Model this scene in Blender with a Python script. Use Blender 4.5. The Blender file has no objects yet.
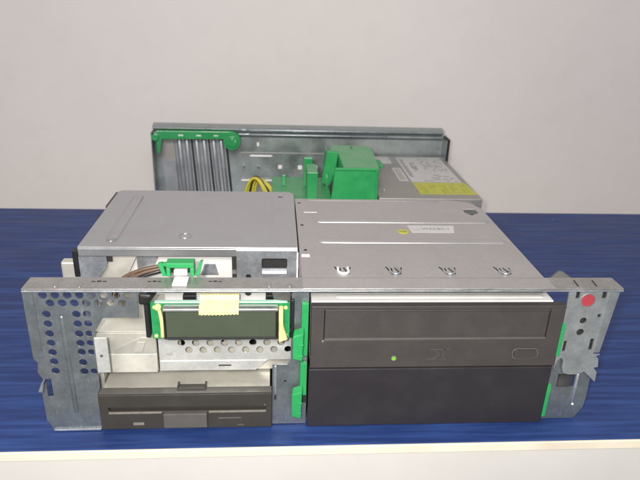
import bpy, bmesh, math, random
from mathutils import Vector, Matrix
random.seed(7)
S = bpy.context.scene
C = S.collection
MM = 0.001
PI = math.pi

# ---------------------------------------------------------------- camera, world, lights, exposure
yaw, pitch, roll = math.radians(4.722), math.radians(22.984), math.radians(2.166)
f_ = Vector((math.sin(yaw)*math.cos(pitch), math.cos(yaw)*math.cos(pitch), -math.sin(pitch)))
r_ = Vector((math.cos(yaw), -math.sin(yaw), 0)); u_ = r_.cross(f_)
c_, s_ = math.cos(roll), math.sin(roll)
R_ = c_*r_ + s_*u_; U_ = -s_*r_ + c_*u_
cd = bpy.data.cameras.new('camera'); cam = bpy.data.objects.new('camera', cd); C.objects.link(cam)
cam.matrix_world = Matrix(((R_.x, U_.x, -f_.x, -.01136), (R_.y, U_.y, -f_.y, -.29804), (R_.z, U_.z, -f_.z, .25224), (0, 0, 0, 1)))
cd.sensor_width = 36; cd.lens = 602.69/640*36; cd.clip_start = .01; cd.clip_end = 50
cd.dof.use_dof = True; cd.dof.focus_distance = .37; cd.dof.aperture_fstop = 18
S.camera = cam
W = bpy.data.worlds.new('World'); S.world = W; W.use_nodes = True
W.node_tree.nodes['Background'].inputs[0].default_value = (.94, .96, 1, 1)
W.node_tree.nodes['Background'].inputs[1].default_value = .24
def lamp(name, loc, target, size, power, col):
    l = bpy.data.lights.new(name, 'AREA'); l.shape = 'RECTANGLE'; l.size = size[0]; l.size_y = size[1]; l.energy = power; l.color = col
    o = bpy.data.objects.new(name, l); C.objects.link(o); o.location = loc
    o.rotation_euler = (Vector(target)-Vector(loc)).to_track_quat('-Z', 'Y').to_euler()
lamp('ceiling_lamp', (-.15, -1.1, .95), (0, .3, .1), (.9, .3), 18.3, (1, .965, .93))
lamp('camera_flash', (-.035, -.31, .27), (0, .05, .03), (.014, .014), 1.7, (1, .97, .94))
S.view_settings.view_transform = 'Standard'; S.view_settings.look = 'None'; S.view_settings.gamma = 1
S.view_settings.exposure = 0
S.render.engine = 'CYCLES'

# ---------------------------------------------------------------- materials
def lin(c): return tuple(((x/255)/12.92 if x/255 <= .04045 else ((x/255+.055)/1.055)**2.4) for x in c)
def mat(name, col, rough=.5, metal=0, vary=.0, scale=60, bump=0, bscale=400, stretch=(1,1,1), spangle=0, dirt=0, rvary=.12, **kw):
    m = bpy.data.materials.new(name); m.use_nodes = True; t = m.node_tree; N = t.nodes; L = t.links
    b = N['Principled BSDF']; b.inputs['Metallic'].default_value = metal; b.inputs['Roughness'].default_value = rough
    tc = N.new('ShaderNodeTexCoord'); mp = N.new('ShaderNodeMapping'); mp.inputs['Scale'].default_value = stretch
    geo = N.new('ShaderNodeNewGeometry'); L.new(geo.outputs['Position'], mp.inputs['Vector'])
    no = N.new('ShaderNodeTexNoise'); no.inputs['Scale'].default_value = scale; no.inputs['Detail'].default_value = 6; no.inputs['Roughness'].default_value = .6
    L.new(mp.outputs[0], no.inputs['Vector'])
    ramp = N.new('ShaderNodeMapRange'); ramp.inputs['From Min'].default_value = .3; ramp.inputs['From Max'].default_value = .7
    ramp.inputs['To Min'].default_value = 1-vary; ramp.inputs['To Max'].default_value = 1+vary
    L.new(no.outputs[0], ramp.inputs[0])
    fac = ramp.outputs[0]
    if spangle:
        vo = N.new('ShaderNodeTexVoronoi'); vo.inputs['Scale'].default_value = 620
        L.new(geo.outputs['Position'], vo.inputs['Vector'])
        mr = N.new('ShaderNodeMapRange'); mr.inputs['To Min'].default_value = 1-spangle; mr.inputs['To Max'].default_value = 1+spangle
        se = N.new('ShaderNodeSeparateColor'); L.new(vo.outputs['Color'], se.inputs[0]); L.new(se.outputs[0], mr.inputs[0])
        mu = N.new('ShaderNodeMath'); mu.operation = 'MULTIPLY'; L.new(fac, mu.inputs[0]); L.new(mr.outputs[0], mu.inputs[1]); fac = mu.outputs[0]
    vm = N.new('ShaderNodeVectorMath'); vm.operation = 'SCALE'; vm.inputs[0].default_value = col[:3]; L.new(fac, vm.inputs['Scale'])
    out = vm.outputs[0]
    if dirt:
        n2 = N.new('ShaderNodeTexNoise'); n2.inputs['Scale'].default_value = 38; n2.inputs['Detail'].default_value = 9; L.new(geo.outputs['Position'], n2.inputs['Vector'])
        m2 = N.new('ShaderNodeMapRange'); m2.inputs['From Min'].default_value = .52; m2.inputs['From Max'].default_value = .75; m2.inputs['To Max'].default_value = dirt
        L.new(n2.outputs[0], m2.inputs[0])
        mx = N.new('ShaderNodeMix'); mx.data_type = 'RGBA'; L.new(m2.outputs[0], mx.inputs[0]); L.new(out, mx.inputs[6]); mx.inputs[7].default_value = (*kw.get('dirtcol', (.22, .19, .15)), 1)
        out = mx.outputs[2]
    L.new(out, b.inputs['Base Color'])
    r2 = N.new('ShaderNodeMapRange'); r2.inputs['From Min'].default_value = .3; r2.inputs['From Max'].default_value = .7
    r2.inputs['To Min'].default_value = max(.02, rough-rvary); r2.inputs['To Max'].default_value = min(1, rough+rvary)
    L.new(no.outputs[0], r2.inputs[0]); L.new(r2.outputs[0], b.inputs['Roughness'])
    if bump:
        n3 = N.new('ShaderNodeTexNoise'); n3.inputs['Scale'].default_value = bscale; n3.inputs['Detail'].default_value = 4; L.new(mp.outputs[0], n3.inputs['Vector'])
        bp = N.new('ShaderNodeBump'); bp.inputs['Strength'].default_value = bump; bp.inputs['Distance'].default_value = .0004
        L.new(n3.outputs[0], bp.inputs['Height']); L.new(bp.outputs[0], b.inputs['Normal'])
    if 'emit' in kw:
        b.inputs['Emission Color'].default_value = (*kw['emit'], 1); b.inputs['Emission Strength'].default_value = kw.get('es', 1)
    if 'spec' in kw: b.inputs['Specular IOR Level'].default_value = kw['spec']
    return m
M = {}
M['galvr'] = mat('paler_galvanised_steel', (.45, .48, .48), .40, .7, .10, 90, .12, 600, spangle=.05, dirt=.3, dirtcol=(.33,.33,.31))  # paler galvanised tone for the right-hand flange
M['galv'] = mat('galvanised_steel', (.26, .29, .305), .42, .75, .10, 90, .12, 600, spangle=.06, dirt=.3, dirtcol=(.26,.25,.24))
M['galvlight'] = mat('bright_galvanised_steel', (.55, .58, .62), .36, .8, .08, 70, .1, 500, spangle=.10, dirt=.12)
M['strip'] = mat('worn_steel', (.42, .41, .40), .42, .75, .10, 60, .12, 500, spangle=.06, dirt=.25)
M['cage'] = mat('matt_cage_steel', (.50, .48, .475), .46, .7, .05, 25, .06, 500, spangle=.03, dirt=.22, dirtcol=(.42, .38, .36))
M['hdd'] = mat('drive_cage_steel', (.46, .465, .48), .34, .75, .05, 18, .015, 200, spangle=.015, dirt=.12)
M['rear'] = mat('rear_steel', (.36, .40, .40), .38, .75, .08, 40, .08, 400, spangle=.06)
M['cover'] = mat('slot_cover_steel', (.42, .43, .45), .38, .65, .05, 40)
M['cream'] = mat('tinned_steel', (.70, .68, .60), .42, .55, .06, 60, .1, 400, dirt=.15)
M['psu'] = mat('power_supply_steel', (.36, .345, .325), .45, .55, .06, 40, .06, 400)
M['dark'] = mat('charcoal_plastic', lin((66, 62, 60)), .48, 0, .05, 80, .12, 1600, dirt=.12, dirtcol=(.085, .075, .065))
M['dark2'] = mat('slate_plastic', lin((45, 42, 45)), .42, 0, .05, 50, .10, 1800, dirt=.1, dirtcol=(.075, .07, .07))
M['floppy'] = mat('floppy_plastic', lin((58, 55, 51)), .42, 0, .06, 80, .12, 1600)
M['button'] = mat('button_plastic', lin((88, 85, 82)), .42, 0, .06, 120, .15, 1600)
M['ledge'] = mat('slot_ledge_plastic', lin((120, 116, 108)), .4, 0, .15, 300)
M['black'] = mat('black_plastic', (.012, .012, .013), .45, 0, .2, 100)
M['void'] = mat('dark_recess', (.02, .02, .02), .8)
M['green'] = mat('bright_green_plastic', (.022, .31, .088), .42, 0, .08, 90, .1, 900)
M['green2'] = mat('air_duct_green_plastic', (.022, .29, .085), .30, 0, .06, 60, .08, 900, spec=.9)
M['pcb'] = mat('circuit_board', (.018, .25, .08), .4, 0, .25, 220)
M['pcbedge'] = mat('circuit_board_edge', (.45, .68, .55), .5)
M['lcd'] = mat('display_glass', (.062, .078, .05), .25, 0, .05, 60, spec=.6)
M['silver'] = mat('display_frame_metal', (.55, .55, .53), .3, .8, .1, 100)
M['tape'] = mat('yellow_tape', (.86, .76, .36), .5, 0, .12, 160, .3, 300)
M['glue'] = mat('hot_glue', (.74, .67, .28), .4, 0, .2, 200)
M['white'] = mat('white_plastic', (.88, .86, .85), .4)
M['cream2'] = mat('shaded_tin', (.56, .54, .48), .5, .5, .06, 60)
M['bright'] = mat('bright_tin', (.80, .785, .76), .34, .12, .05, 40, .08, 300, dirt=.1)
M['portlight'] = mat('port_light_white', (.85, .80, .78), .5)  # lit wall behind the rear ports, put into a colour
M['zinc'] = mat('white_zinc_steel', (.68, .68, .65), .36, .5, .08, 60, .08, 400, spangle=.05, dirt=.2)
M['emblem'] = mat('moulded_emblem', lin((80, 76, 73)), .5)
M['dull'] = mat('dull_steel', (.13, .125, .12), .5, .5, .15, 80)
M['print'] = mat('faded_print', (.17, .155, .16), .6)
M['paper'] = mat('paper_label', (.56, .54, .53), .6, 0, .05, 100)
M['greylabel'] = mat('rating_label_paper', (.56, .54, .53), .5, 0, .06, 100)
M['yellow'] = mat('yellow_label', (.50, .50, .06), .5, 0, .06, 100)
M['ink'] = mat('label_ink', (.10, .095, .10), .6)
M['olive'] = mat('olive_ink', (.30, .30, .05), .6)
M['red'] = mat('red_sticker', (.38, .045, .06), .45, 0, .08, 300)
M['led'] = mat('green_lamp', (.16, .42, .03), .3, emit=(.25, .9, .02), es=.12)
M['wirebrown'] = mat('brown_wire', (.14, .085, .055), .45)
M['wireblack'] = mat('black_wire', (.02, .02, .022), .4)
M['wireyellow'] = mat('yellow_wire', (.55, .47, .04), .45)
M['edge'] = mat('cream_edge_band', (.80, .72, .58), .45, 0, .06, 30, .1, 300, dirt=.25, dirtcol=(.55,.47,.36))
M['apron'] = mat('white_board', (.62, .60, .57), .6, 0, .02, 20)
M['screw'] = mat('screw_steel', (.6, .6, .6), .3, 1)
M['wall'] = mat('painted_wall', (.70, .652, .63), .72, 0, .05, 2.2, .2, 220, dirt=.14, dirtcol=(.58, .54, .51))
def table_mat():
    m = mat('blue_brushed_table', (.018, .039, .145), .44, 0, .16, 7, .1, 60, stretch=(2, 9, 9), rvary=.1, spec=.26)
    t = m.node_tree; N = t.nodes; L = t.links; b = N['Principled BSDF']
    src = b.inputs['Base Color'].links[0].from_socket
    geo = N.new('ShaderNodeNewGeometry'); mp = N.new('ShaderNodeMapping'); mp.inputs['Scale'].default_value = (3, 48, 10); L.new(geo.outputs['Position'], mp.inputs[0])
    n = N.new('ShaderNodeTexNoise'); n.inputs['Scale'].default_value = 5; n.inputs['Detail'].default_value = 8; n.inputs['Distortion'].default_value = .15; L.new(mp.outputs[0], n.inputs[0])
    mr = N.new('ShaderNodeMapRange'); mr.inputs['From Min'].default_value = .42; mr.inputs['From Max'].default_value = .85; mr.inputs['To Max'].default_value = .45; L.new(n.outputs[0], mr.inputs[0])
    mx = N.new('ShaderNodeMix'); mx.data_type = 'RGBA'; L.new(mr.outputs[0], mx.inputs[0]); L.new(src, mx.inputs[6]); mx.inputs[7].default_value = (.07, .16, .47, 1)
    d = N.new('ShaderNodeTexVoronoi'); d.inputs['Scale'].default_value = 55; L.new(geo.outputs['Position'], d.inputs[0])
    sc_ = N.new('ShaderNodeSeparateColor'); L.new(d.outputs['Color'], sc_.inputs[0])
    a = N.new('ShaderNodeMath'); a.operation = 'LESS_THAN'; a.inputs[1].default_value = .028; L.new(d.outputs['Distance'], a.inputs[0])
    c = N.new('ShaderNodeMath'); c.operation = 'GREATER_THAN'; c.inputs[1].default_value = .8; L.new(sc_.outputs[0], c.inputs[0])
    e = N.new('ShaderNodeMath'); e.operation = 'MULTIPLY'; L.new(a.outputs[0], e.inputs[0]); L.new(c.outputs[0], e.inputs[1])
    m4 = N.new('ShaderNodeMix'); m4.data_type = 'RGBA'; L.new(e.outputs[0], m4.inputs[0]); L.new(mx.outputs[2], m4.inputs[6]); m4.inputs[7].default_value = (.55, .55, .58, 1)
    L.new(m4.outputs[2], b.inputs['Base Color'])
    return m
def wear(m, amt, dark):
    t = m.node_tree; N = t.nodes; L = t.links; b = N['Principled BSDF']
    src = b.inputs['Base Color'].links[0].from_socket
    geo = N.new('ShaderNodeNewGeometry')
    n1 = N.new('ShaderNodeTexNoise'); n1.inputs['Scale'].default_value = 140; n1.inputs['Detail'].default_value = 10; n1.inputs['Roughness'].default_value = .75; L.new(geo.outputs['Position'], n1.inputs[0])
    mr = N.new('ShaderNodeMapRange'); mr.inputs['From Min'].default_value = .48; mr.inputs['From Max'].default_value = .68; mr.inputs['To Max'].default_value = amt; L.new(n1.outputs[0], mr.inputs[0])
    mx = N.new('ShaderNodeMix'); mx.data_type = 'RGBA'; L.new(mr.outputs[0], mx.inputs[0]); L.new(src, mx.inputs[6]); mx.inputs[7].default_value = (*dark, 1)
    mp = N.new('ShaderNodeMapping'); mp.inputs['Scale'].default_value = (1, 1, .06); mp.inputs['Rotation'].default_value = (.1, .5, .2); L.new(geo.outputs['Position'], mp.inputs[0])
    n2 = N.new('ShaderNodeTexNoise'); n2.inputs['Scale'].default_value = 1800; n2.inputs['Detail'].default_value = 2; L.new(mp.outputs[0], n2.inputs[0])
    m2 = N.new('ShaderNodeMapRange'); m2.inputs['From Min'].default_value = .66; m2.inputs['From Max'].default_value = .74; m2.inputs['To Max'].default_value = amt*.7; L.new(n2.outputs[0], m2.inputs[0])
    m3 = N.new('ShaderNodeMix'); m3.data_type = 'RGBA'; L.new(m2.outputs[0], m3.inputs[0]); L.new(mx.outputs[2], m3.inputs[6]); m3.inputs[7].default_value = (.72, .72, .72, 1)
    L.new(m3.outputs[2], b.inputs['Base Color'])
wear(M['galv'], .5, (.20, .215, .225)); wear(M['galvr'], .35, (.28, .29, .28)); wear(M['strip'], .4, (.27, .25, .23)); wear(M['cream'], .25, (.45, .42, .34))
wear(M['bright'], .2, (.6, .57, .5)); wear(M['rear'], .3, (.22, .24, .24));
M['table'] = table_mat()

# ---------------------------------------------------------------- mesh helpers (millimetres in, metres out)
def obj(name, bm, m, parent=None, bevel=0, seg=2, smooth=False, label=None):
    bmesh.ops.recalc_face_normals(bm, faces=bm.faces)
    bmesh.ops.scale(bm, vec=(MM, MM, MM), verts=bm.verts)
    me = bpy.data.meshes.new(name); bm.to_mesh(me); bm.free()
    for x in (m if isinstance(m, list) else [m]): me.materials.append(M[x])
    if smooth:
        for p in me.polygons: p.use_smooth = True
    o = bpy.data.objects.new(name, me); C.objects.link(o)
    if parent: o.parent = parent; o.matrix_parent_inverse = Matrix.Translation(-parent_loc(parent))
    if bevel:
        b = o.modifiers.new('bevel', 'BEVEL'); b.width = bevel*MM; b.segments = seg; b.limit_method = 'ANGLE'; b.angle_limit = math.radians(40)
    if label: o['label'] = label
    return o
def parent_loc(p):
    v = Vector(p.location)
    return v
def thing(name, label, cat, loc=(0, 0, 0), group=None):
    o = bpy.data.objects.new(name, None); C.objects.link(o); o.empty_display_size = .01
    o.location = Vector(loc)*MM; o['label'] = label; o['category'] = cat
    if group: o['group'] = group
    return o
def tag(o, label, cat, group=None):
    o['label'] = label; o['category'] = cat
    if group: o['group'] = group
    return o
def box(bm, x0, x1, y0, y1, z0, z1):
    vs = [bm.verts.new((x, y, z)) for z in (z0, z1) for y in (y0, y1) for x in (x0, x1)]
    for f in ((0, 1, 3, 2), (4, 6, 7, 5), (0, 4, 5, 1), (2, 3, 7, 6), (0, 2, 6, 4), (1, 5, 7, 3)): bm.faces.new([vs[i] for i in f])
    return bm
def B(*a):
    bm = bmesh.new()
    if isinstance(a[0], (tuple, list)):
        for q in a: box(bm, *q)
    else: box(bm, *a)
    return bm
def circ(cx, cz, r, n=20, ry=None): return [(cx+r*math.cos(2*PI*i/n), cz+(ry or r)*math.sin(2*PI*i/n)) for i in range(n)]
def rect(a, b, c, d): return [(a, c), (b, c), (b, d), (a, d)]
def rrect(a, b, c, d, r, n=4):
    o = []
    for cx, cz, s in ((b-r, d-r, 0), (a+r, d-r, 1), (a+r, c+r, 2), (b-r, c+r, 3)):
        for i in range(n+1):
            t = PI/2*(s+i/n); o.append((cx+r*math.cos(t), cz+r*math.sin(t)))
    return o
def plate(bm, outer, holes=(), at=0, thick=1, axis='y'):
    """flat sheet with real holes; 2D coords are (x,z) for axis y, (x,y) for axis z, (y,z) for axis x; grows from at to at+thick"""
    def P(a, b):
        return {'y': (a, at, b), 'z': (a, b, at), 'x': (at, a, b)}[axis]
    es = []
    for loop in [outer]+list(holes):
        vs = [bm.verts.new(P(*q)) for q in loop]
        for i in range(len(vs)): es.append(bm.edges.new((vs[i], vs[(i+1) % len(vs)])))
    r = bmesh.ops.triangle_fill(bm, use_beauty=True, use_dissolve=False, edges=es)
    fs = [g for g in r['geom'] if isinstance(g, bmesh.types.BMFace)]
    e = bmesh.ops.extrude_face_region(bm, geom=fs)
    d = {'y': (0, thick, 0), 'z': (0, 0, thick), 'x': (thick, 0, 0)}[axis]
    bmesh.ops.translate(bm, vec=d, verts=[g for g in e['geom'] if isinstance(g, bmesh.types.BMVert)])
    return bm
def PL(*a, **k): return plate(bmesh.new(), *a, **k)
def ridge(bm, p0, p1, w, h, up=(0, 0, 1), n=5):
    """raised rounded bead between two points lying on a surface whose normal is up"""
    p0, p1, up = Vector(p0), Vector(p1), Vector(up); d = (p1-p0).normalized(); s = d.cross(up)
    rings = []
    L = (p1-p0).length
    for t, k in ((0, .05), (w*.3/L, .75), (w*.6/L, 1), (1-w*.6/L, 1), (1-w*.3/L, .75), (1, .05)):
        c = p0+(p1-p0)*t
        rings.append([bm.verts.new(c+s*(w/2*k*math.cos(PI*i/n))+up*(h*k*math.sin(PI*i/n)-.05)) for i in range(n+1)])
    for a, b in zip(rings, rings[1:]):
        for i in range(n): bm.faces.new((a[i], a[i+1], b[i+1], b[i]))
    bm.faces.new(rings[0]); bm.faces.new(rings[-1][::-1])
    return bm
def tube(bm, pts, r, n=8):
    pts = [Vector(p) for p in pts]
    # catmull-rom
    P = []
    q = [pts[0]]+pts+[pts[-1]]
    for i in range(1, len(q)-2):
        for k in range(6):
            t = k/6; P.append(.5*((2*q[i])+(-q[i-1]+q[i+1])*t+(2*q[i-1]-5*q[i]+4*q[i+1]-q[i+2])*t*t+(-q[i-1]+3*q[i]-3*q[i+1]+q[i+2])*t**3))
    P.append(pts[-1]); rings = []
    for i, p in enumerate(P):
        d = (P[min(i+1, len(P)-1)]-P[max(i-1, 0)]).normalized(); a = d.cross(Vector((.2, .9, .1))).normalized(); b = d.cross(a)
        rings.append([bm.verts.new(p+a*r*math.cos(2*PI*j/n)+b*r*math.sin(2*PI*j/n)) for j in range(n)])
    for a, b in zip(rings, rings[1:]):
        for j in range(n): bm.faces.new((a[j], a[(j+1) % n], b[(j+1) % n], b[j]))
    bm.faces.new(rings[0][::-1]); bm.faces.new(rings[-1])
    return bm
def cyl(bm, c, r, h, axis='z', n=24, r2=None):
    R = {'z': Matrix(), 'y': Matrix.Rotation(PI/2, 4, 'X'), 'x': Matrix.Rotation(PI/2, 4, 'Y')}[axis]
    bmesh.ops.create_cone(bm, cap_ends=True, segments=n, radius1=r, radius2=r if r2 is None else r2, depth=h, matrix=Matrix.Translation(c) @ R)
    return bm
def hexa(bm, p):   # eight corners: bottom four then top four
    v = [bm.verts.new(q) for q in p]
    for f in ((0, 1, 2, 3), (7, 6, 5, 4), (0, 4, 5, 1), (1, 5, 6, 2), (2, 6, 7, 3), (3, 7, 4, 0)): bm.faces.new([v[i] for i in f])
    return bm
def text(name, s, size, m, parent, loc, rot=(0, 0, 0), sx=1, ext=.02):
    cu = bpy.data.curves.new(name, 'FONT'); cu.body = s; cu.size = size*MM; cu.extrude = ext*MM; cu.align_x = 'CENTER'; cu.align_y = 'CENTER'
    t = bpy.data.objects.new(name, cu); me = bpy.data.meshes.new_from_object(t); bpy.data.objects.remove(t)
    me.materials.append(M[m])
    o = bpy.data.objects.new(name, me); C.objects.link(o); o.parent = parent
    g = parent
    while g.parent: g = g.parent
    o.location = Vector(loc)*MM-(g.location if parent.parent is None else g.location*0)
    o.rotation_euler = rot; o.scale = (sx, 1, 1)
    return o

H = 95.1
# ---------------------------------------------------------------- the setting
wl = obj('wall', B(-1600, 1600, 520, 620, -750, 1700), 'wall'); tag(wl, 'plain off-white painted wall behind the blue table', 'wall')
tb = thing('table', 'blue streaked tabletop with cream front edge under the open computer', 'table', (0, 180, -80))
obj('tabletop', B(-1300, 1300, -16.5, 384, -5, 0), 'table', tb, bevel=.5)
obj('edge_band', B(-1300, 1300, -18.2, -16.6, -6.5, -.3), 'edge', tb, bevel=.5)
obj('apron', B(-1300, 1300, -16, 380, -90, -6.6), 'apron', tb)

# ---------------------------------------------------------------- the chassis
ch = thing('computer_chassis', 'open galvanised steel desktop computer case lying flat on the blue table', 'computer case', (0, 200, 0))
# base and side rims
bm = B((-112, 180, 6, 421, .4, 1.4)); obj('base_tray', bm, 'galv', ch)
# front panel, left perforated part
outer = [(-147, H-.3), (-147, 51), (-145, 48.4), (-146, 42.2), (-145, 39.5), (-143.4, 36.5), (-145.6, 30), (-145.5, 7.5), (-143.5, 4), (-142.6, .4), (-114.4, .4), (-114.3, 25.6), (-112.6, 30), (-112, 66.7), (-106, 77.6), (-86.5, 78), (-86, H-.3)]
holes = [circ(-136.4+6.46*k, 92.0, 2.35) for k in range(8)]+[circ(-133.2+6.46*k, 87.0, 2.35) for k in range(7)]
holes += [circ(-136, z, 2.35) for z in (80.1, 73.9, 67.6, 61.5, 55.3, 49.1, 42.8)]
holes += [circ(-120, z, 2.35) for z in (80, 73.9, 67.4, 61.2, 55.4, 48.4, 42.2)]
holes += [circ(-114.3, z, 2.3) if z > 70 else circ(-114.6, z, 2.1) for z in (80.1, 74, 67.5, 61.2, 55.2, 42.2)]
holes += [[(-142.4, 37.3), (-139.3, 37.3), (-139.2, 24.7), (-142.6, 24.7)]]
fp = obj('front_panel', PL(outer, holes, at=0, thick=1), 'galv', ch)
bm = bmesh.new(); ridge(bm, (-128.3, 0, 79.5), (-127.6, 0, 12.5), 3, .9, (0, -1, 0)); obj('stiffening_bead', bm, 'galv', fp, smooth=True)
bm = bmesh.new(); hexa(bm, [(-147.2, -.2, 52), (-141.5, -.5, 52), (-141.5, .2, 52), (-147.2, 3, 52), (-147.2, -.2, H-.4), (-141.5, -.5, H-.4), (-141.5, .2, H-.4), (-147.2, 3, H-.4)])
obj('corner_fold', bm, 'galv', fp, bevel=.3)
bm = bmesh.new(); hexa(bm, [(-146, -4, 31), (-143.5, -4, 31), (-143.5, -.1, 31), (-146, -.1, 31), (-143.5, -4, 37), (-142, -4, 38), (-142, -.1, 38), (-143.5, -.1, 37)])
obj('spring_tab', bm, 'galvlight', fp, bevel=.2)
bm = B(-111.6, -104.4, -2.6, -1.6, 43, 66.5); tb_ = obj('locking_tab', bm, 'zinc', fp, bevel=.4)
bm = bmesh.new(); cyl(bm, (-108.4, -2.7, 54.5), 1.1, .6, 'y', r2=.7); obj('rivet', bm, 'screw', tb_)
bm = B((-142, -114.6, -1.2, -.05, .5, 1.6)); obj('bottom_hem', bm, 'galvlight', fp, bevel=.3)
# top strip
bm = B(-147, 191, -.7, 13.5, H, H+1.1)
sl = []
st = obj('top_strip', bm, 'strip', ch, bevel=.35)
obj('front_lip', B((-147, 191, -1.0, -.1, H-1.0, H-.05)), 'galvlight', st, bevel=.3)  # brighter steel puts the highlight on the strip's front edge into the colour
for x, w in ((-107.8, 9), (-77.6, 8), (-44, 8), (22, 9), (80.6, 7), (129.3, 7)):
    for k in range(3):
        obj('stamped_slot', B(x-w/2+k*w/3, x-w/2+k*w/3+w/3-.7, 7.6, 8.6+.5*(k == 1), H+1.05, H+1.16), 'void', st)
for x in (164.8, 176): 
    bm = bmesh.new(); hexa(bm, [(x-.6, 2, H+1), (x+.3, 2, H+1), (x+1.2, 10, H+1), (x+.3, 10, H+1), (x-.6, 2, H+1.16), (x+.3, 2, H+1.16), (x+1.2, 10, H+1.16), (x+.3, 10, H+1.16)]); obj('relief_cut', bm, 'void', st)
for x in (-130, -117, -14, -2.5):
    bm = bmesh.new(); ridge(bm, (x, 1, H+1.1), (x, 7, H+1.1), 2.6, .8); obj('dimple', bm, 'strip', st, smooth=True)
# divider between the floppy bay and the wide bays
div = [(-12, .6), (8.6, .6), (8.6, H-.5), (-1.2, H-.5), (-1.2, 47), (-3, 44), (-12, 44)]
dh = [circ(-4.2, 32, .9, 10)] + [rrect(5.2, 7.2, 40, 46, .4)]
dv = obj('divider_panel', PL(div, dh, at=2.2, thick=1), 'galv', ch)
bm = bmesh.new(); ridge(bm, (-10.2, 2.2, 44), (-10.2, 2.2, 22), 2, .9, (0, -1, 0)); obj('hinge_bead', bm, 'galvlight', dv, smooth=True)
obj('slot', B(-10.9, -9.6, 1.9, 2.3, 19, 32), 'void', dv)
# perforated floppy bracket
gh = []
for i in range(8): gh.append(circ(-66+8.45*i, 53.4, 2.25))
for i in range(8): gh.append(circ(-61.8+8.45*i, 48.4, 2.25))
for i in range(8): gh.append(circ(-61.8+8.45*i, 58.4, 2.25))
bk = obj('perforated_bracket', PL(rect(-79.5, 2, 41, 62.5), gh, at=12, thick=.9), 'zinc', ch)
bm = bmesh.new(); hexa(bm, [(-79.5, 11.2, 34.2), (-22, 11.2, 34.2), (-22, 12.1, 34.2), (-79.5, 12.1, 34.2), (-79.5, 11.6, 41), (-15, 11.6, 41), (-15, 12.5, 41), (-79.5, 12.5, 41)])
bl = obj('bracket_lip', bm, 'zinc', bk, bevel=.3)
obj('stamped_slot', B(-44.5, -37, 11.1, 11.8, 37.4, 38.1), 'void', bl)
text('stamp', '102', 2.6, 'psu', bk, (-73.5, 11.95, 45.5), (PI/2, 0, 0))
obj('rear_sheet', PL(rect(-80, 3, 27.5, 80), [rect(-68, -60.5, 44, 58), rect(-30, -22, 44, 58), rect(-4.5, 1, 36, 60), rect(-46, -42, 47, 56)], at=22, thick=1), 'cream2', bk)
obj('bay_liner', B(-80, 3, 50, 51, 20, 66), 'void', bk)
bb = bmesh.new(); box(bb, -117, -80.6, 12, 60, 60.5, 61.5); box(bb, -117, -80.6, 12, 13, 34, 60.4); box(bb, -117, -113.6, 13.1, 100, 1.6, 60.4)
lb = obj('plain_bracket', bb, 'cream', ch, bevel=.25)
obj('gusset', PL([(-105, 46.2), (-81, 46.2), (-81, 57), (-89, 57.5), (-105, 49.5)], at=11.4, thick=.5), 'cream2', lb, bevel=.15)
bm = bmesh.new(); hexa(bm, [(-94, 10.6, 48), (-89, 10.6, 48), (-89, 10.95, 48), (-94, 10.95, 48), (-91.5, 10.6, 55), (-86.5, 10.6, 55), (-86.5, 10.95, 55), (-91.5, 10.95, 55)]); obj('punched_tab', bm, 'cream', lb, bevel=.2)
bm = bmesh.new(); hexa(bm, [(-112.5, 9.5, 34.5), (-80.6, 9.5, 34.5), (-80.6, 10.4, 34.5), (-112.5, 10.4, 34.5), (-112.5, 11.9, 46), (-80.6, 11.9, 46), (-80.6, 12.9, 46), (-112.5, 12.9, 46)])
obj('bracket_lip', bm, 'cream', lb, bevel=.25)
# right-hand flange
rf = [(159.5, 58), (159, H-.4), (183.6, H-.4), (183.3, 70), (182.4, 50.8), (187, 50.5), (184.6, 49.5), (186.6, 47.5), (187.6, 41.5), (185, 41), (187.8, 37.5), (188, 30.5), (179.5, 38.3), (176, 36.4), (170, 36.2), (166.4, 37.4), (164.9, 41), (164.6, 46.5), (163, 48.6), (161, 46.5), (159.6, 40)]
rh = [rrect(163.3, 165.7, 89.3, 94.3, .6), rrect(179.2, 181.9, 89.3, 94.6, .6), circ(171.3, 74.4, 2.1), circ(171.1, 66.5, 2.3), rect(179.4, 181.4, 76.6, 78.8),
      rrect(162.4, 164.2, 53, 60.5, .6), rrect(178.6, 180.9, 54, 62, .6)]
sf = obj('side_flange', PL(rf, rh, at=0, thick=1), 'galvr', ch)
bm = bmesh.new(); hexa(bm, [(182.2, -.25, 52), (187.4, 1.6, 51), (187.4, 2.2, 51), (182.2, .6, 52), (183.4, -.25, H-.5), (191, 1.8, H-.5), (191, 2.4, H-.5), (183.4, .6, H-.5)]); obj('outer_fold', bm, 'galvr', sf, bevel=.2)
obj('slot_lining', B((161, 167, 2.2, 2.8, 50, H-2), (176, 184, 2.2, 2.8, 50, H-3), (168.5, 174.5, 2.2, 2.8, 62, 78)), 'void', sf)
bm = bmesh.new(); cyl(bm, (171.2, -.12, 88.2), 3.9, .22, 'y', 32); obj('round_sticker', bm, 'red', sf, label='round red sticker near the top of the flange')
bm = bmesh.new(); plate(bm, [(a, b) for a, b in [(171.2+4.4*math.cos(t*PI/16), 88.2+4.4*math.sin(t*PI/16)) for t in range(32)]], [circ(171.2, 88.2, 3.95, 32)], at=-.35, thick=.34); obj('sticker_rim', bm, 'strip', sf)
lp = [(159.4, .5), (181.5, .5), (186.2, 8.8), (186.9, 17.4), (186.3, 31), (180, 37.5), (160, 48)]
lh = [[(165.5, 24.6), (178.6, 24.6), (178.4, 34.5), (165.2, 34.5)]]
lo = obj('lower_flange', PL(lp, lh, at=3, thick=1), 'galv', ch)
obj('window_backing', B(163, 183, 16, 17, 15, 44), 'dull', lo)
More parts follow.
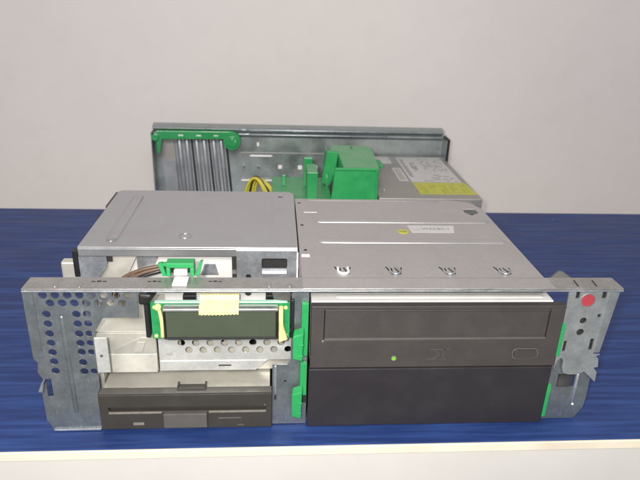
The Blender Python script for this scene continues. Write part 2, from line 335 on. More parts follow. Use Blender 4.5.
bm = bmesh.new(); ridge(bm, (177.6, 3, 36), (177.9, 3, 12.5), 2.2, 1.6, (0, -1, 0)); obj('bead', bm, 'galvlight', lo, smooth=True)
bm = bmesh.new(); cyl(bm, (178, 1.2, 12.6), .8, .8, 'y', r2=.4); obj('rivet', bm, 'white', lo)
bm = bmesh.new(); hexa(bm, [(150.5, 14, H-3), (172, 14, H-3), (170, 17, H-3), (152, 17, H-3), (159.5, 18, H+3), (162, 18, H+3), (162, 20, H+2.6), (160, 20, H+2.6)])
obj('bent_tab', bm, 'dull', ch, bevel=.15)
# drive cage (wide bays)
bm = bmesh.new()
cut = [[(135, 134.5), (144, 134.5), (145.2, 126.5), (138, 120.5), (134, 127)]]
plate(bm, [(4.8, 12), (150.2, 12), (150.2, 136), (144.5, 150), (130, 154.6), (4.8, 154.6)], cut+[rect(10.5, 20.5, 123.5, 124.4)], at=H-1, thick=1, axis='z')
cg = obj('drive_cage', bm, 'cage', ch, bevel=.25)
obj('cage_front_edge', B(4.8, 150.2, -.5, 12.2, H+1.05, H+1.2), 'cage', cg, bevel=.2)
obj('cage_side', B(4.8, 5.8, 12, 154, 1.6, H-1.02), 'cage', cg); obj('cage_side', B(149.2, 150.2, 12, 136, 1.6, H-1.02), 'cage', cg)
obj('cage_back', B((5.9, 130, 153.4, 154.4, 1.6, H-1.02)), 'cage', cg)
for y, x0, x1 in ((106.5, 17, 146.5), (69.5, 17, 146.5)):
    bm = bmesh.new(); ridge(bm, (x0, y, H), (x1, y, H), 7, 1.4, n=10); obj('stiffening_rib', bm, 'cage', cg, smooth=True)
bm = bmesh.new(); ridge(bm, (14, 151.5, H), (120, 151.5, H), 3, .7); obj('stiffening_rib', bm, 'cage', cg, smooth=True)
for x in (29.9, 61.2, 94.3, 128.6):
    bm = bmesh.new()
    for a, b in (((x-4.8, 30), (x-2.2, 20)), ((x-2.2, 20), (x-1.6, 28)), ((x+.6, 28.5), (x+2.6, 20)), ((x+2.6, 20), (x+4.6, 29))):
        dx, dy = b[0]-a[0], b[1]-a[1]; l = math.hypot(dx, dy); nx, ny = -dy/l*.42, dx/l*.42
        hexa(bm, [(a[0]-nx, a[1]-ny, H-.02), (b[0]-nx, b[1]-ny, H-.02), (b[0]+nx, b[1]+ny, H-.02), (a[0]+nx, a[1]+ny, H-.02), (a[0]-nx, a[1]-ny, H+.12), (b[0]-nx, b[1]-ny, H+.12), (b[0]+nx, b[1]+ny, H+.12), (a[0]+nx, a[1]+ny, H+.12)])
    ct = obj('lanced_clip', bm, 'void', cg)
    bm = bmesh.new(); tube(bm, [(x-2.8, 29, H+.1), (x-2.9, 22, H+.5), (x, 19.3, H+.7), (x+2.9, 22, H+.5), (x+3, 29, H+.1)], .85 if x < 40 else .6, 6); obj('clip_tongue', bm, 'white' if x < 40 else 'galvlight', ct, smooth=True)
for x, y in ((7.7, 144.4), (8.2, 98.1), (8.6, 54.7)):
    bm = bmesh.new(); cyl(bm, (x, y, H+.05), 1.1, .2); obj('pin_hole', bm, 'void', cg)
obj('bright_notch', B(5.8, 11, 44.5, 47.5, H+.02, H+.4), 'white', cg)
obj('cutout_lining', B(133, 147, 119, 136, H-5, H-4.4), 'galv', cg)
bm = PL([(83.5, 98.6), (84.5, 85.2), (114.5, 85.2), (117.5, 98.6)], at=H+.02, thick=.12, axis='z'); pl = obj('white_label', bm, 'paper', cg)
text('printed_number', 'WA2:BC:1', 4.6, 'print', pl, (103, 92, H+.2))
text('printed_number', '-----', 3.5, 'print', pl, (89, 91, H+.2))
bm = bmesh.new(); cyl(bm, (78.5, 86.8, H+.07), 3.9, .16, 'z', 28); dt = obj('dot_sticker', bm, 'yellow', cg, label='small round yellow-green sticker')
bm = PL([(75.5, 86), (79, 86), (79, 84.6), (82, 87), (79, 89.4), (79, 88), (75.5, 88)], at=H+.17, thick=.05, axis='z'); obj('printed_arrow', bm, 'olive', dt)

# hard drive cage on the left
hc = thing('hard_drive_cage', 'smooth grey steel hard drive cage with front window, left of the wide drive cage', 'drive cage', (-65, 115, 60))
bm = PL([(-135, 58), (4, 58), (4, 166), (1, 171), (-132, 171), (-135, 168)], at=H-.9, thick=1, axis='z')
tp = obj('top_plate', bm, 'hdd', hc, bevel=.45)
bm = bmesh.new(); ridge(bm, (-116.5, 66, H+.1), (-116.5, 158, H+.1), 8, 1.9, n=10); obj('stiffening_rib', bm, 'hdd', tp, smooth=True)
bm = bmesh.new(); ridge(bm, (-16, 66, H+.1), (-16, 158, H+.1), 7, .45, n=8); obj('stiffening_rib', bm, 'hdd', tp, smooth=True)
bm = PL(circ(-70.5, 77, 4.4, 28), [circ(-70.5, 77, 3.7, 28)], at=H+.1, thick=.35, axis='z'); obj('embossed_ring', bm, 'hdd', tp)
obj('top_mark', B(-8.5, -5, 157, 158.4, H+.1, H+.25), 'void', tp)
bm = B((-135, 4, 58, 59, 88.6, H-1)); obj('front_lip', bm, 'hdd', hc, bevel=.4)
bm = PL([(-135, 88.4), (-135, 40), (-127, 40), (-127, 68), (-117.6, 82), (-117.6, 88.4)], at=58, thick=1); obj('left_front_plate', bm, 'galvlight', hc)
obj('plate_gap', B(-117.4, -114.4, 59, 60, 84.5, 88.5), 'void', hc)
bm = PL([(-114, 88.4), (-99, 88.4), (-108, 70), (-126, 70), (-124, 72)], at=61, thick=1); obj('slanted_strut', bm, 'cream', hc)
bm = PL([(-96, 88.4), (-96, 87), (-86, 87), (-94, 70), (-100, 70), (-100, 88.4)], at=63, thick=1); obj('slanted_plate', bm, 'galvlight', hc)
obj('drive_face', B(-131, 0, 66, 165, 40, 90.5), 'bright', hc, bevel=.5)
pr = obj('right_front_plate', PL(rect(-35.5, 4, 40, 93.2), [rrect(-19.4, -2.8, 80.9, 88.0, 1.2)], at=56.9, thick=1), 'galvlight', hc)
obj('window_sill', B(-19.2, -3, 54.6, 56.8, 77.6, 79.6), 'white', pr, bevel=.7)
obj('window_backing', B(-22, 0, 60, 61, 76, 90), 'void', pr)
bm = bmesh.new(); cyl(bm, (-28, 56.6, 75.3), 1.7, .8, 'y'); cyl(bm, (-28, 56.1, 75.3), .9, .5, 'y'); obj('screw', bm, 'black', pr)
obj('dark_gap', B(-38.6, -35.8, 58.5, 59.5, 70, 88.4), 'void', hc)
obj('gap_bridge', B(-38.6, -35.8, 57.6, 58.4, 76.5, 79.3), 'hdd', hc)
bm = bmesh.new(); cyl(bm, (-97, 62.6, 76), 1.6, 1.2, 'y'); obj('screw', bm, 'screw', hc)
obj('side_wall', B(-135, -134, 59.1, 170, 40, H-1), 'hdd', hc); obj('side_wall', B(3, 4, 59.1, 166, 40, H-1), 'hdd', hc)
for q in ((-138.3, -135.1, 57, 62, 74.5, 92.8), (-137.5, -135.1, 110, 130, 86, 93), (-137, -135.1, 135, 168, 88, 94.5)): obj('edge_guard', B(*q), 'black', hc, bevel=.4)
obj('side_board', B(-139.5, -137.6, 80, 150, 72, 84), 'pcb', hc)
obj('side_block', B(-147, -135.2, 59, 66, 66, 84), 'cream', hc, bevel=1.2)
bm = PL([(54, 93.4), (57.6, 92), (57.6, 84), (55.5, 82.5), (57.6, 81), (57.6, 60), (53.5, 60), (54.5, 78), (53, 83), (54.5, 88)], at=3.2, thick=1, axis='x'); obj('jagged_edge', bm, 'white', hc)

obj('face_seam', B(-131, 0, 65.6, 65.95, 85.2, 85.9), 'psu', hc)
obj('face_screw_plate', PL([(-60, 72), (-48, 72), (-50, 80), (-57, 80)], at=65.2, thick=.7), 'galvlight', hc)
# ---------------------------------------------------------------- rear of the chassis
RY = 421.7
hr = [rect(-7.2, -2.2, 41, 46), rect(17, 22.5, 40.5, 46), rect(36.5, 41.5, 41, 46), rrect(-33, -30, 69, 74, .5)]
rp = obj('rear_panel', PL([(-154.5, 4), (195, 4), (195, 88), (-154.5, 88)], hr, at=RY, thick=1), 'rear', ch)
# shaped top rail: profile in (y,z) swept along x
prof = [(421.6, 80), (418.5, 81.5), (416.5, 83.5), (416.5, 85), (419, 86.6), (420.5, 87.5), (418.5, 88.8), (413.5, 89.6), (412, 91), (414, 92.6), (419.5, 94.6), (423.5, 95.3), (424.4, 94.4), (424, 80)]
bm = bmesh.new()
for a in (-154.5, 193.5): pass
va = [bm.verts.new((-154.5, y, z)) for y, z in prof]; vb = [bm.verts.new((193.5, y, z)) for y, z in prof]
for i in range(len(prof)): bm.faces.new((va[i], va[(i+1) % len(prof)], vb[(i+1) % len(prof)], vb[i]))
bm.faces.new(va); bm.faces.new(vb[::-1])
tr = obj('top_rail', bm, 'rear', rp, bevel=.5)
for x0_, x1_, z0_, z1_ in ((-7.2, -2.2, 41, 46), (17, 22.5, 40.5, 46), (36.5, 41.5, 41, 46), (-33, -30, 69, 74)): obj('port_light_patch', B(x0_+.2, x1_-.2, RY-.5, RY+.5, z0_+.2, z1_-.2), 'portlight', rp)  # added bright pads stand in for lit wall seen through the ports
for k in range(34):
    if k == 0: rr = bmesh.new()
    box(rr, -38+k*4.6, -35.6+k*4.6, 411.6, 412.6, 90.3, 91.6)
obj('rail_glint_dashes', rr, 'galvlight', tr, bevel=.2)  # bright dashes stand in for broken glints along the top rail
for z0 in (60.2, 27.6):
    obj('port_frame', B(-54, 50, RY-1.1, RY-.1, z0, z0+.9), 'psu', rp)
obj('port_frame', B((-54, -53.1, RY-1.1, RY-.1, 28.6, 60.1)), 'psu', rp)
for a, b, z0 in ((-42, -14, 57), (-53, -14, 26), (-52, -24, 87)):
    bm = bmesh.new(); ridge(bm, (a, RY-.1, z0), (b, RY-.1, z0), 2.4, 1.2, (0, -1, 0)); obj('fold_highlight_bead', bm, 'white', rp, smooth=True)  # white colour stands in for light caught on the panel folds
for x, z0 in ((-31, 42.5), (-49, 43)):
    bm = bmesh.new(); cyl(bm, (x, RY-.4, z0), 1.6, .8, 'y'); obj('rivet', bm, 'screw', rp)
obj('side_return', B((-154.5, -153.5, 402, RY-.1, 4, 88)), 'rear', ch)
obj('side_return', B((195.1, 196.1, 404, 424, 40, 84)), 'rear', ch)
obj('side_gasket', B((196.2, 199, 402, 425, 52, 86)), 'black', ch, bevel=.5)
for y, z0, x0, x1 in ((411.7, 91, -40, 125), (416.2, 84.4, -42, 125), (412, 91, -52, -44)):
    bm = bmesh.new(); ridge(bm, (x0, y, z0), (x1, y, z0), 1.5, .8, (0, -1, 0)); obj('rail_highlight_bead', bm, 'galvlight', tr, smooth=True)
# slot covers
g = 'slot covers in a row at the rear'
plain = PL([(-147.5, 79.5), (-131.5, 79.5), (-128, 6), (-144, 6)], at=RY-2.2, thick=1.2); o = obj('slot_plate', plain, 'psu', rp)
obj('plate_step', PL([(-145.5, 50), (-142, 51.5), (-137, 54), (-133, 51), (-130.4, 50), (-128.7, 6), (-143.8, 6)], at=RY-3.6, thick=1.2), 'cover', o)
for i, (xt, xb_) in enumerate(((-129.5, -125.5), (-109.3, -104.5), (-89.2, -83.6))):
    w = 18
    bm = PL([(xt, 80), (xt+w, 80), (xb_+w, 6), (xb_, 6)], at=RY-2.6, thick=1.4); o = obj('slot_cover', bm, 'cover', rp)
    for t in (4.4, 13.2):
        bm = bmesh.new(); ridge(bm, (xt+t, RY-2.6, 79.5), (xb_+t, RY-2.6, 6), 6.6, 3.4, (0, -1, 0), n=8); obj('cover_ridge', bm, 'cover', o, smooth=True)
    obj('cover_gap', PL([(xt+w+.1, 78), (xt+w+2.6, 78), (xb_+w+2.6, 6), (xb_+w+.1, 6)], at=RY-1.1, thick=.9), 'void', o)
# green slot retainer
sr = thing('slot_retainer', 'long green plastic latch bar across the tops of the rear slot covers', 'latch', (-100, 415, 85))
pts = [(-149, 89), (-64, 89.5)]
n = 14; pts += [(-62+10.5*math.cos(t), 78.5+11*math.sin(t)) for t in [PI*.5-k*PI*1.35/n for k in range(n+1)]]
pts += [(-72, 80.6), (-126, 79.6), (-143, 79.2), (-146, 62), (-148.5, 62), (-149.5, 76)]
bar = obj('latch_bar', PL(pts, [rect(-124, -118, 84, 85.2), rect(-103, -97.5, 84, 85.2), rect(-83, -77.5, 84, 85.2)], at=406, thick=8), 'green2', sr, bevel=.8)
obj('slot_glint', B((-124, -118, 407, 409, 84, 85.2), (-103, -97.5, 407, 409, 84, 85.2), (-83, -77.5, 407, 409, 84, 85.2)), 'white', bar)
bm = bmesh.new(); cyl(bm, (-61.5, 404.8, 78), 6.6, 2.4, 'y', 28); o = obj('pivot_disc', bm, 'green2', sr, bevel=.5)
for a in (0.3, 1.5, 2.6, 3.9, 5.2):
    bm = bmesh.new(); cyl(bm, (-61.5+4*math.cos(a), 403.4, 78+4*math.sin(a)), .8, .8, 'y', 12); obj('pivot_dimple', bm, 'pcbedge' if a < 2 else 'green2', o)
bm = bmesh.new(); cyl(bm, (-150, 406, 82), 4.2, 7, 'y', 24); obj('end_hook', bm, 'green2', sr, bevel=.6)

# ---------------------------------------------------------------- power supply
ps = thing('power_supply', 'grey steel power supply with yellow and white rating labels, at rear right', 'power supply', (145, 340, 2))
hs = obj('housing', B(91, 195.6, 257.5, 415, 1.6, 61), 'psu', ps, bevel=1.0)
obj('housing_seam', B(92.5, 194.5, 256.7, 257.4, 54, 55.2), 'galvlight', hs)
bm = PL([(135, 311), (189.5, 311), (189.5, 412), (135, 409)], at=61.05, thick=.12, axis='z'); rl = obj('rating_label', bm, 'greylabel', ps, label='large grey-white rating label with small print')
def marks(par, x0, x1, y0, y1, nx, ny, z, m, fill=.7, hh=.5):
    bm = bmesh.new(); dy = (y1-y0)/ny
    for j in range(ny):
        x = x0
        while x < x1-1:
            w = random.uniform(.6, 1.6)*(x1-x0)/nx
            if random.random() < fill: box(bm, x, min(x1, x+w*.8), y0+dy*j, y0+dy*j+dy*hh, z, z+.05)
            x += w
    return obj('small_print', bm, m, par)
marks(rl, 150, 187, 315, 342, 7, 5, 61.18, 'print', .35, .3)
marks(rl, 160, 187, 352, 405, 9, 9, 61.18, 'psu', .6, .45)
marks(rl, 137.5, 142, 330, 402, 3, 22, 61.18, 'print', .95, .6)
marks(rl, 147, 153, 352, 388, 3, 10, 61.18, 'print', .7, .6)
bm = PL([(135.5, 270.5), (195, 270.5), (192, 309), (135.5, 309)], at=61.05, thick=.12, axis='z'); yl = obj('warning_label', bm, 'yellow', ps, label='yellow warning label')
for k in range(5): marks(yl, 139+k*10.8, 147+k*10.8, 275, 306, 2.5, 9, 61.18, 'olive', .6, .4)
bm = PL(rect(122.5, 132.5, 314, 364), at=61.05, thick=.1, axis='z'); ob = obj('barcode_label', bm, 'greylabel', ps)
marks(ob, 124.2, 131, 318, 361, 1.4, 20, 61.16, 'psu', 1, .55)
obj('blank_label', PL(rect(106, 126.5, 382, 411), at=61.05, thick=.1, axis='z'), 'paper', ps)
bm = bmesh.new(); cyl(bm, (100.5, 283, 61.2), 1.6, .8); obj('screw', bm, 'screw', ps)

# ---------------------------------------------------------------- green air duct
ad = thing('air_duct', 'bright green folded plastic air duct in front of the power supply', 'air duct', (40, 290, 1.5))
bm = PL([(54, 250), (88, 250), (90.8, 300), (91, 335), (50, 339), (46, 311), (54, 311)], at=60, thick=33, axis='z')
obj('duct_box', bm, 'green2', ad, bevel=.6)
bm = bmesh.new(); hexa(bm, [(40, 246, 30), (89, 246, 30), (89, 249.6, 30), (40, 249.6, 30), (45.5, 247.5, 93.6), (86.3, 247.5, 93.6), (86.3, 249.8, 93.6), (45.5, 249.8, 93.6)])
fv = obj('front_panel', bm, 'green', ad, bevel=.5)
obj('panel_rim', B(45.5, 86.5, 245.8, 247.2, 91.8, 93.9), 'green', fv, bevel=.4)
obj('panel_rib', PL([(84.4, 92), (86, 92), (88.6, 32), (87, 32)], at=245.2, thick=1.2), 'green', fv, bevel=.3)
obj('inner_panel', PL([(42.5, 94.5), (54.5, 93.5), (51.5, 72), (46, 57), (37.5, 61)], at=305, thick=5.8), 'green', ad, bevel=.5)
obj('side_panel', PL([(311, 93), (339, 90), (339, 40), (303, 58), (304, 66)], at=42, thick=2, axis='x'), 'green2', ad, bevel=.4)
obj('shelf', B(-14, 45, 205, 331, 55, 58.5), 'green2', ad, bevel=.6)
obj('shelf_foot', B((-10, 40, 210, 325, 1.6, 54.9)), 'green2', ad)
obj('fin', PL([(18.5, 89.5), (27, 89.5), (27, 58.6), (18.5, 58.6)], at=297, thick=4), 'green2', ad, bevel=.5)
obj('fin', PL([(20, 86.5), (30, 86.5), (30, 58.6), (20, 58.6)], at=256, thick=30), 'green2', ad, bevel=.5)
obj('fin', B(-3.5, 0, 300, 304, 58.6, 70), 'green2', ad, bevel=.5)
obj('corner_tab', B(88, 103.5, 315, 337, 74, 78), 'green', ad, bevel=.6)
bm = bmesh.new(); cyl(bm, (70, 328, 93.1), 1.3, .4); obj('pin_hole', bm, 'void', ad)

# looped supply wires
pw = thing('power_wires', 'arched yellow and black wires rising behind the hard drive cage', 'wires', (-30, 300, 1))
for k in range(5):
    dx = k*2.4; bm = bmesh.new()
    tube(bm, [(-44+dx, 312+k*2, 2), (-43+dx, 312+k*2, 40), (-38+dx, 311+k*2, 62-abs(k-2)*2), (-30+dx, 309, 63-k), (-21+dx, 305, 48), (-12+dx*.8, 302, 20), (-10+dx, 300, 2)], 1.35)
    obj('wire', bm, 'wireyellow' if k != 2 else 'wireblack', pw, smooth=True)

# signal cable in the hard drive cage mouth
sc = thing('signal_cable', 'brown and black wires curving into the mouth of the hard drive cage', 'cable', (-110, 50, 60))
for k, mm_ in enumerate(('wirebrown', 'wirebrown', 'wireblack')):
    bm = bmesh.new(); a = k*2.3
    tube(bm, [(-120+a*1.3, 62, 40), (-116+a*1.3, 55, 64-a*.3), (-108+a, 53-k*.5, 75-a*1.0), (-97+a*.5, 53, 81-a*.9), (-84, 55, 83.5-a*.8), (-74, 60, 84-a*.8)], 1.25)
    obj('wire', bm, mm_, sc, smooth=True)

# ---------------------------------------------------------------- optical drive
od = thing('optical_drive', 'dark grey optical disc drive in the upper wide bay', 'optical drive', (80, 60, 44))
obj('drive_body', B(10, 152.6, 3.2, 130, 45.5, 86.2), 'bright', od, bevel=.5)
bm = bmesh.new(); ridge(bm, (24, 8.8, 86.2), (149, 8.8, 86.2), 5, .5, n=8); obj('body_ridge', bm, 'bright', od, smooth=True)
tray_cut = rrect(17.3, 149.6, 63.4, 83.4, .6)
bm = PL(rect(9.9, 158.2, 44.3, 85.7), [tray_cut], at=-2, thick=5); bz = obj('bezel', bm, 'dark', od, bevel=.45)
td = obj('tray_door', B(17.7, 149.3, -1.2, 2.5, 63.8, 82.9), 'dark', od, bevel=.5)
obj('door_bottom_lip', B(17.6, 149.2, -2.7, -1.0, 63.5, 64.7), 'button', td, bevel=.35)
obj('door_top_lip', B(17.6, 149.2, -2.1, -1.1, 82.2, 83.2), 'dark', td, bevel=.35)
obj('bezel_chamfer', B(10.2, 158, -2.5, -1.9, 84.6, 85.6), 'dark', bz, bevel=.25)
eb = obj('eject_button', PL(rrect(131.5, 145.5, 50.6, 56.0, 2.4), at=-3.4, thick=2.3), 'dark', od, bevel=.5)
bm = PL(rrect(130.4, 146.6, 49.6, 57.0, 3), [rrect(131.3, 145.7, 50.4, 56.2, 2.5)], at=-2.5, thick=.6); obj('button_rim', bm, 'button', eb, bevel=.15)
bm = bmesh.new(); cyl(bm, (59.3, -2.3, 50.8), 1.15, .8, 'y'); obj('indicator_light', bm, 'led', od)
bm = PL(circ(59.3, 50.8, 1.6), [circ(59.3, 50.8, 1.2)], at=-2.4, thick=.5); obj('light_rim', bm, 'ledge', od)
# faint moulded emblem
bm = bmesh.new()
for q in (((80.5, 56.6), (90, 56.6)), ((83, 56.3), (86.5, 53.2)), ((86.5, 53.2), (82.8, 50.2)), ((79, 49.9), (85, 49.9)), ((88.8, 56), (88.8, 50)), ((87, 49.9), (91, 49.9)), ((88.8, 56.4), (92, 56.9))):
    (a, b), (c, d) = q; l = math.hypot(c-a, d-b); nx, nz = -(d-b)/l*.3, (c-a)/l*.3
    hexa(bm, [(a-nx, -2.18, b-nz), (c-nx, -2.18, d-nz), (c-nx, -1.98, d-nz), (a-nx, -1.98, b-nz), (a+nx, -2.18, b+nz), (c+nx, -2.18, d+nz), (c+nx, -1.98, d+nz), (a+nx, -1.98, b+nz)])
obj('emblem', bm, 'emblem', bz)
bm = bmesh.new(); cyl(bm, (16.9, -2.1, 63), .7, .4, 'y', 12); obj('scuff', bm, 'ledge', bz)

bc = thing('blank_bay_cover', 'plain dark slate blanking cover filling the lower wide bay', 'bay cover', (80, 2, 1.6))
obj('cover_face', B(9.4, 157.4, -2.2, 2.6, 1.6, 43.6), 'dark2', bc, bevel=.7)
obj('cover_skirt', B(13, 148.5, 2.7, 30, 3, 42), 'dark2', bc)

# ---------------------------------------------------------------- green drive rails
GR = 'green plastic drive rails'
def rail(label, x, z0, z1, hz0, hz1, right=False):
    t = thing('drive_rail', label, 'drive rail', (x, 30, z0), GR)
    if not right:
        obj('rail_body', B((x+4.4, x+8.4, -1, 2, z0, z1), (x+5.6, x+8.2, 2, 120, z0+3, z0+14)), 'green', t, bevel=.4)
        bm = bmesh.new()
        hexa(bm, [(x-.4, -6.5, hz0+1.5), (x+5.2, -6.5, hz0), (x+5.6, -.9, hz0+.5), (x+.4, -.9, hz0+2), (x-.6, -6.5, hz1-2.5), (x+5.6, -6.5, hz1-.5), (x+6, -.9, hz1+1), (x+.2, -.9, hz1-1)])
        h = obj('finger_latch', bm, 'green', t, bevel=.6)
        zm = (hz0+hz1)/2
        obj('latch_ridge', B((x+2.6, x+5.7, -7.2, -6.3, zm+1.2, zm+2.2), (x+2.6, x+5.5, -7.2, -6.3, zm-6.2, zm-5.2)), 'green', h, bevel=.3)
    else:
        obj('rail_body', B((x, x+2.6, -1, 3, z0, z1), (x-.4, x+.9, 3.1, 120, z0+6, z0+16)), 'green', t, bevel=.4)
        obj('rail_tip', PL([(x-.6, z1), (x+3.2, z1), (x+2.4, z1+5), (x+.8, z1+5)], at=-.6, thick=2), 'green', t, bevel=.3)
    return t
rail('green drive rail with finger latch left of the disc drive, nearest the display', 0, 52, 87, 52, 71)
rail('green drive rail with finger latch left of the blank cover, beside the floppy drive', 0, 24, 47, 11, 31)
rail('thin green rail edge at the right end of the disc drive', 158.4, 50, 68, 0, 0, True)
rail('thin green rail edge at the right end of the blank cover, touching the lower flange', 157.8, 5, 24.5, 0, 0, True)
obj('rail_slot', B(5.2, 8.8, 1.4, 2.1, 17, 24), 'void', dv)

# ---------------------------------------------------------------- floppy drive
fd = thing('floppy_drive', 'floppy disk drive with dark bezel and cream metal body, lowest at front left', 'floppy drive', (-63, 60, 1.5))
obj('drive_body', B(-112.6, -13.4, 4.7, 110, 1.7, 26.1), 'cream', fd, bevel=.4)
sl_ = rect(-108.5, -15.8, 14.6, 17.4)
bz = obj('bezel', PL(rect(-113.8, -12.2, 1.5, 26.7), [sl_], at=-2, thick=6.5), 'floppy', fd, bevel=.6)
obj('bezel_top', B(-113.6, -12.4, -1.2, 4.6, 26.75, 27.1), 'button', bz, bevel=.2)
obj('slot_dark', B(-109.5, -14.8, 1.5, 2.2, 13.6, 18.4), 'floppy', bz)
obj('slot_ledge', B((-108.6, -77.5, -2.7, 1.4, 13.3, 14.5), (-50, -15.6, -2.7, 1.4, 13.3, 14.5)), 'ledge', bz, bevel=.4)
obj('eject_button', B(-76.6, -50.8, -4.6, 1.3, 3.9, 14.4), 'button', fd, bevel=.6)
obj('indicator_light', B(-95, -88.4, -2.5, -1.9, 4.8, 6.8), 'ledge', fd, bevel=.3)
obj('moulded_line', B(-44.5, -30.5, -2.4, -1.9, 8.7, 9.6), 'button', bz, bevel=.2)
obj('moulded_line', B(-33, -29, -2.3, -1.9, 3.6, 4.2), 'button', bz, bevel=.15)
obj('pivot_dot', B(-17, -15.7, -2.4, -1.9, 17.8, 19), 'button', bz, bevel=.2)
bm = B((-68.6, -51.5, 1.5, 6.5, 27.15, 28.0)); o = obj('catch_notch', bm, 'floppy', fd, bevel=.3)
obj('notch_wall', B((-68.6, -67.6, 3.5, 7.5, 26.2, 29.2), (-52.4, -51.4, 3.5, 7.5, 26.2, 29.2)), 'floppy', o, bevel=.2)
obj('top_edge_chips', B((-112, -98, 4.6, 5.4, 26.2, 26.7), (-40, -20, 4.6, 5.0, 26.2, 26.7)), 'ledge', fd)

# ---------------------------------------------------------------- display module
dm = thing('display_module', 'small blank character display on green board in black holder', 'display', (-41, 0, 64))
bd = obj('circuit_board', B(-79.6, -2.3, 0, 1.6, 64, 87.2), 'pcb', dm, bevel=.15)
obj('board_edge', B(-77, -3.8, -.6, 1.7, 87.25, 88.0), 'pcbedge', bd)
for x, z0 in ((-77.5, 66), (-77.3, 84.5), (-4.5, 66.3), (-4.7, 84)):
    bm = bmesh.new(); cyl(bm, (x, -.2, z0), 1.1, .5, 'y', 14); obj('mounting_pad', bm, 'glue', bd)
fr = obj('screen_frame', PL(rect(-71.9, -8.9, 67.0, 86.4), [rect(-70.7, -10.2, 68.1, 84.6)], at=-6, thick=5.9), 'black', dm, bevel=.3)
obj('frame_top', B(-72.0, -8.8, -6.3, -.1, 84.8, 86.7), 'silver', fr, bevel=.6)
obj('screen_glass', B(-70.6, -10.3, -5.3, -.2, 68.2, 84.5), 'lcd', dm)
obj('tape_strip', B(-8.6, -6.0, -5.9, -.2, 68, 85.5), 'glue', dm, bevel=.6)
bm = bmesh.new(); hexa(bm, [(-8.5, -6.4, 64.6), (-3.2, -4.5, 65.3), (-3.4, -1, 65.3), (-8.5, -2, 64.6), (-8.5, -6.4, 80), (-6.6, -5.5, 78), (-6.6, -1, 78), (-8.5, -2, 80)]); obj('glue_bead', bm, 'glue', dm, bevel=.8)
bm = bmesh.new(); tube(bm, [(-74.6, -1.5, 84), (-73.6, -2.5, 79), (-73.4, -2.5, 72), (-73.8, -1.5, 66)], 1.1); obj('glue_bead', bm, 'glue', dm, smooth=True)
bm = bmesh.new(); bmesh.ops.create_uvsphere(bm, u_segments=14, v_segments=8, radius=2.1, matrix=Matrix.Translation((-75.2, -1.2, 85))); obj('glue_bead', bm, 'glue', dm, smooth=True)
obj('solder_blob', B(-77.3, -75.3, -.7, -.05, 67, 80), 'pcbedge', dm) if False else None
# pleated yellow tape over the top edge
bm = bmesh.new(); rows = []; n = 88
x0, x1 = -52.2, -30.6
for i in range(n+1):
    x = x0+(x1-x0)*i/n; w = .30*math.sin(i*2*PI/8)+random.uniform(-.07, .07); sag = .9*max(0, (i/n-.55))
    rows.append([bm.verts.new(p) for p in ((x, -6.9+w, 83.2+sag+.25*w), (x, -7.0+w, 85), (x, -6.6+w, 86.6), (x, -3+w*.6, 88+w*.3), (x, -.5, 89.0+w*.5), (x, 1.6+w*.4, 91.2+w*.7), (x, 3.6+w*.4, 91+w*.5))])
for a, b in zip(rows, rows[1:]):
    for k in range(len(a)-1): bm.faces.new((a[k], b[k], b[k+1], a[k+1]))
o = obj('pleated_tape', bm, 'tape', dm); sd = o.modifiers.new('solid', 'SOLIDIFY'); sd.thickness = .0003
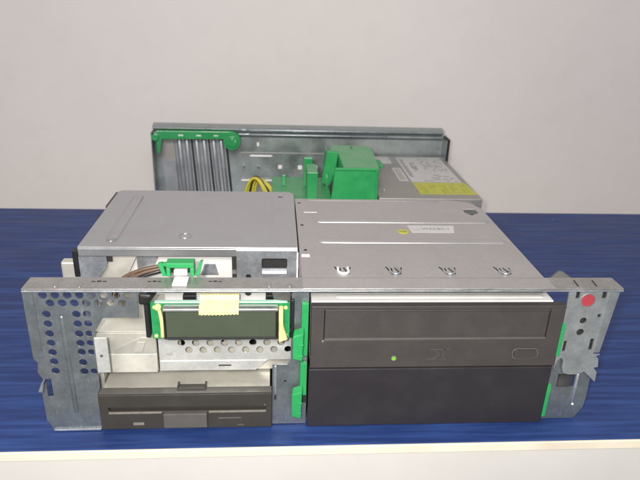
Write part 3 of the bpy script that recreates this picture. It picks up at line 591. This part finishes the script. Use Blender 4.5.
# black holder
hd = obj('black_holder', B((-83, -80.5, -1, 6, 65, 94.4), (-80.4, -2, 5.5, 9, 90.8, 94.4), (-1.9, .2, -.5, 2.1, 64, 89)), 'black', dm, bevel=.6)
bm = bmesh.new(); hexa(bm, [(-85.4, -3, 87), (-80, -3, 87), (-80, 2, 87), (-85, 2, 87), (-85.3, -3, 94.4), (-78, -3, 93), (-73, 6, 94), (-84, 6, 94.4)]); obj('holder_corner', bm, 'black', hd, bevel=1.6, seg=3)
bm = bmesh.new(); hexa(bm, [(-11.5, 2, 87.5), (-2, 0, 87.5), (-2, 8, 87.5), (-11.5, 8, 87.5), (-12.5, -.6, 94.4), (-2.2, -.6, 94.4), (-2.2, 8, 94.4), (-12.5, 8, 94.4)]); obj('holder_corner', bm, 'dull', hd, bevel=.5, label='brown-grey metal corner of the holder')
obj('back_sheet', B(-73, -14.2, 9.1, 10, 78, 89.6), 'greylabel', dm)
for q in ((-62.3, -55.1, 4, 9, 80, 89.4), (-16, -7.5, 4, 9, 80, 89.4)): obj('back_block', B(*q), 'black', dm, bevel=.3)
bm = bmesh.new(); cyl(bm, (-26, 6.5, 90.6), 1.7, 3, 'y'); obj('holder_peg', bm, 'black', hd)

# ---------------------------------------------------------------- light pipe clip on the top strip
lc = thing('light_pipe_clip', 'small green plastic clip holding two white blocks on the top strip', 'clip', (-65, 20, 96))
obj('clip_bridge', B((-72.3, -56.6, 14, 21, 101.6, 104.6), (-72.3, -70, 14, 21, 96.3, 101.5), (-59, -56.6, 14, 21, 96.3, 101.5)), 'green', lc, bevel=.4)
bm = bmesh.new(); hexa(bm, [(-74.6, 15, 96), (-72.4, 15, 96), (-72.4, 18, 96), (-74.6, 18, 96), (-77, 15, 103.6), (-74.4, 15, 104.2), (-74.4, 18, 104.2), (-77, 18, 103.6)])
hexa(bm, [(-74.4, 15.5, 102), (-72.2, 15.5, 102), (-72.2, 18, 102), (-74.4, 18, 102), (-74.4, 15.5, 103.8), (-72.2, 15.5, 103.8), (-72.2, 18, 103.8), (-74.4, 18, 103.8)]); obj('clip_arm', bm, 'green', lc, bevel=.2)
bm = bmesh.new(); hexa(bm, [(-56.4, 15, 96.4), (-53.8, 15, 96.4), (-53.8, 18, 96.4), (-56.4, 18, 96.4), (-53.2, 15, 105), (-51.6, 15, 105.4), (-51.6, 18, 105.4), (-53.2, 18, 105)]); obj('clip_arm', bm, 'green', lc, bevel=.2)
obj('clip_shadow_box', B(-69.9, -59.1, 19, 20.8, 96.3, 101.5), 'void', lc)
obj('white_block', B(-68.2, -60.6, 14.4, 18.8, 96.5, 100), 'white', lc, bevel=.5)
obj('white_block', B(-67.4, -59.2, 1.6, 11.6, 96.3, 97.8), 'white', lc, bevel=.5)
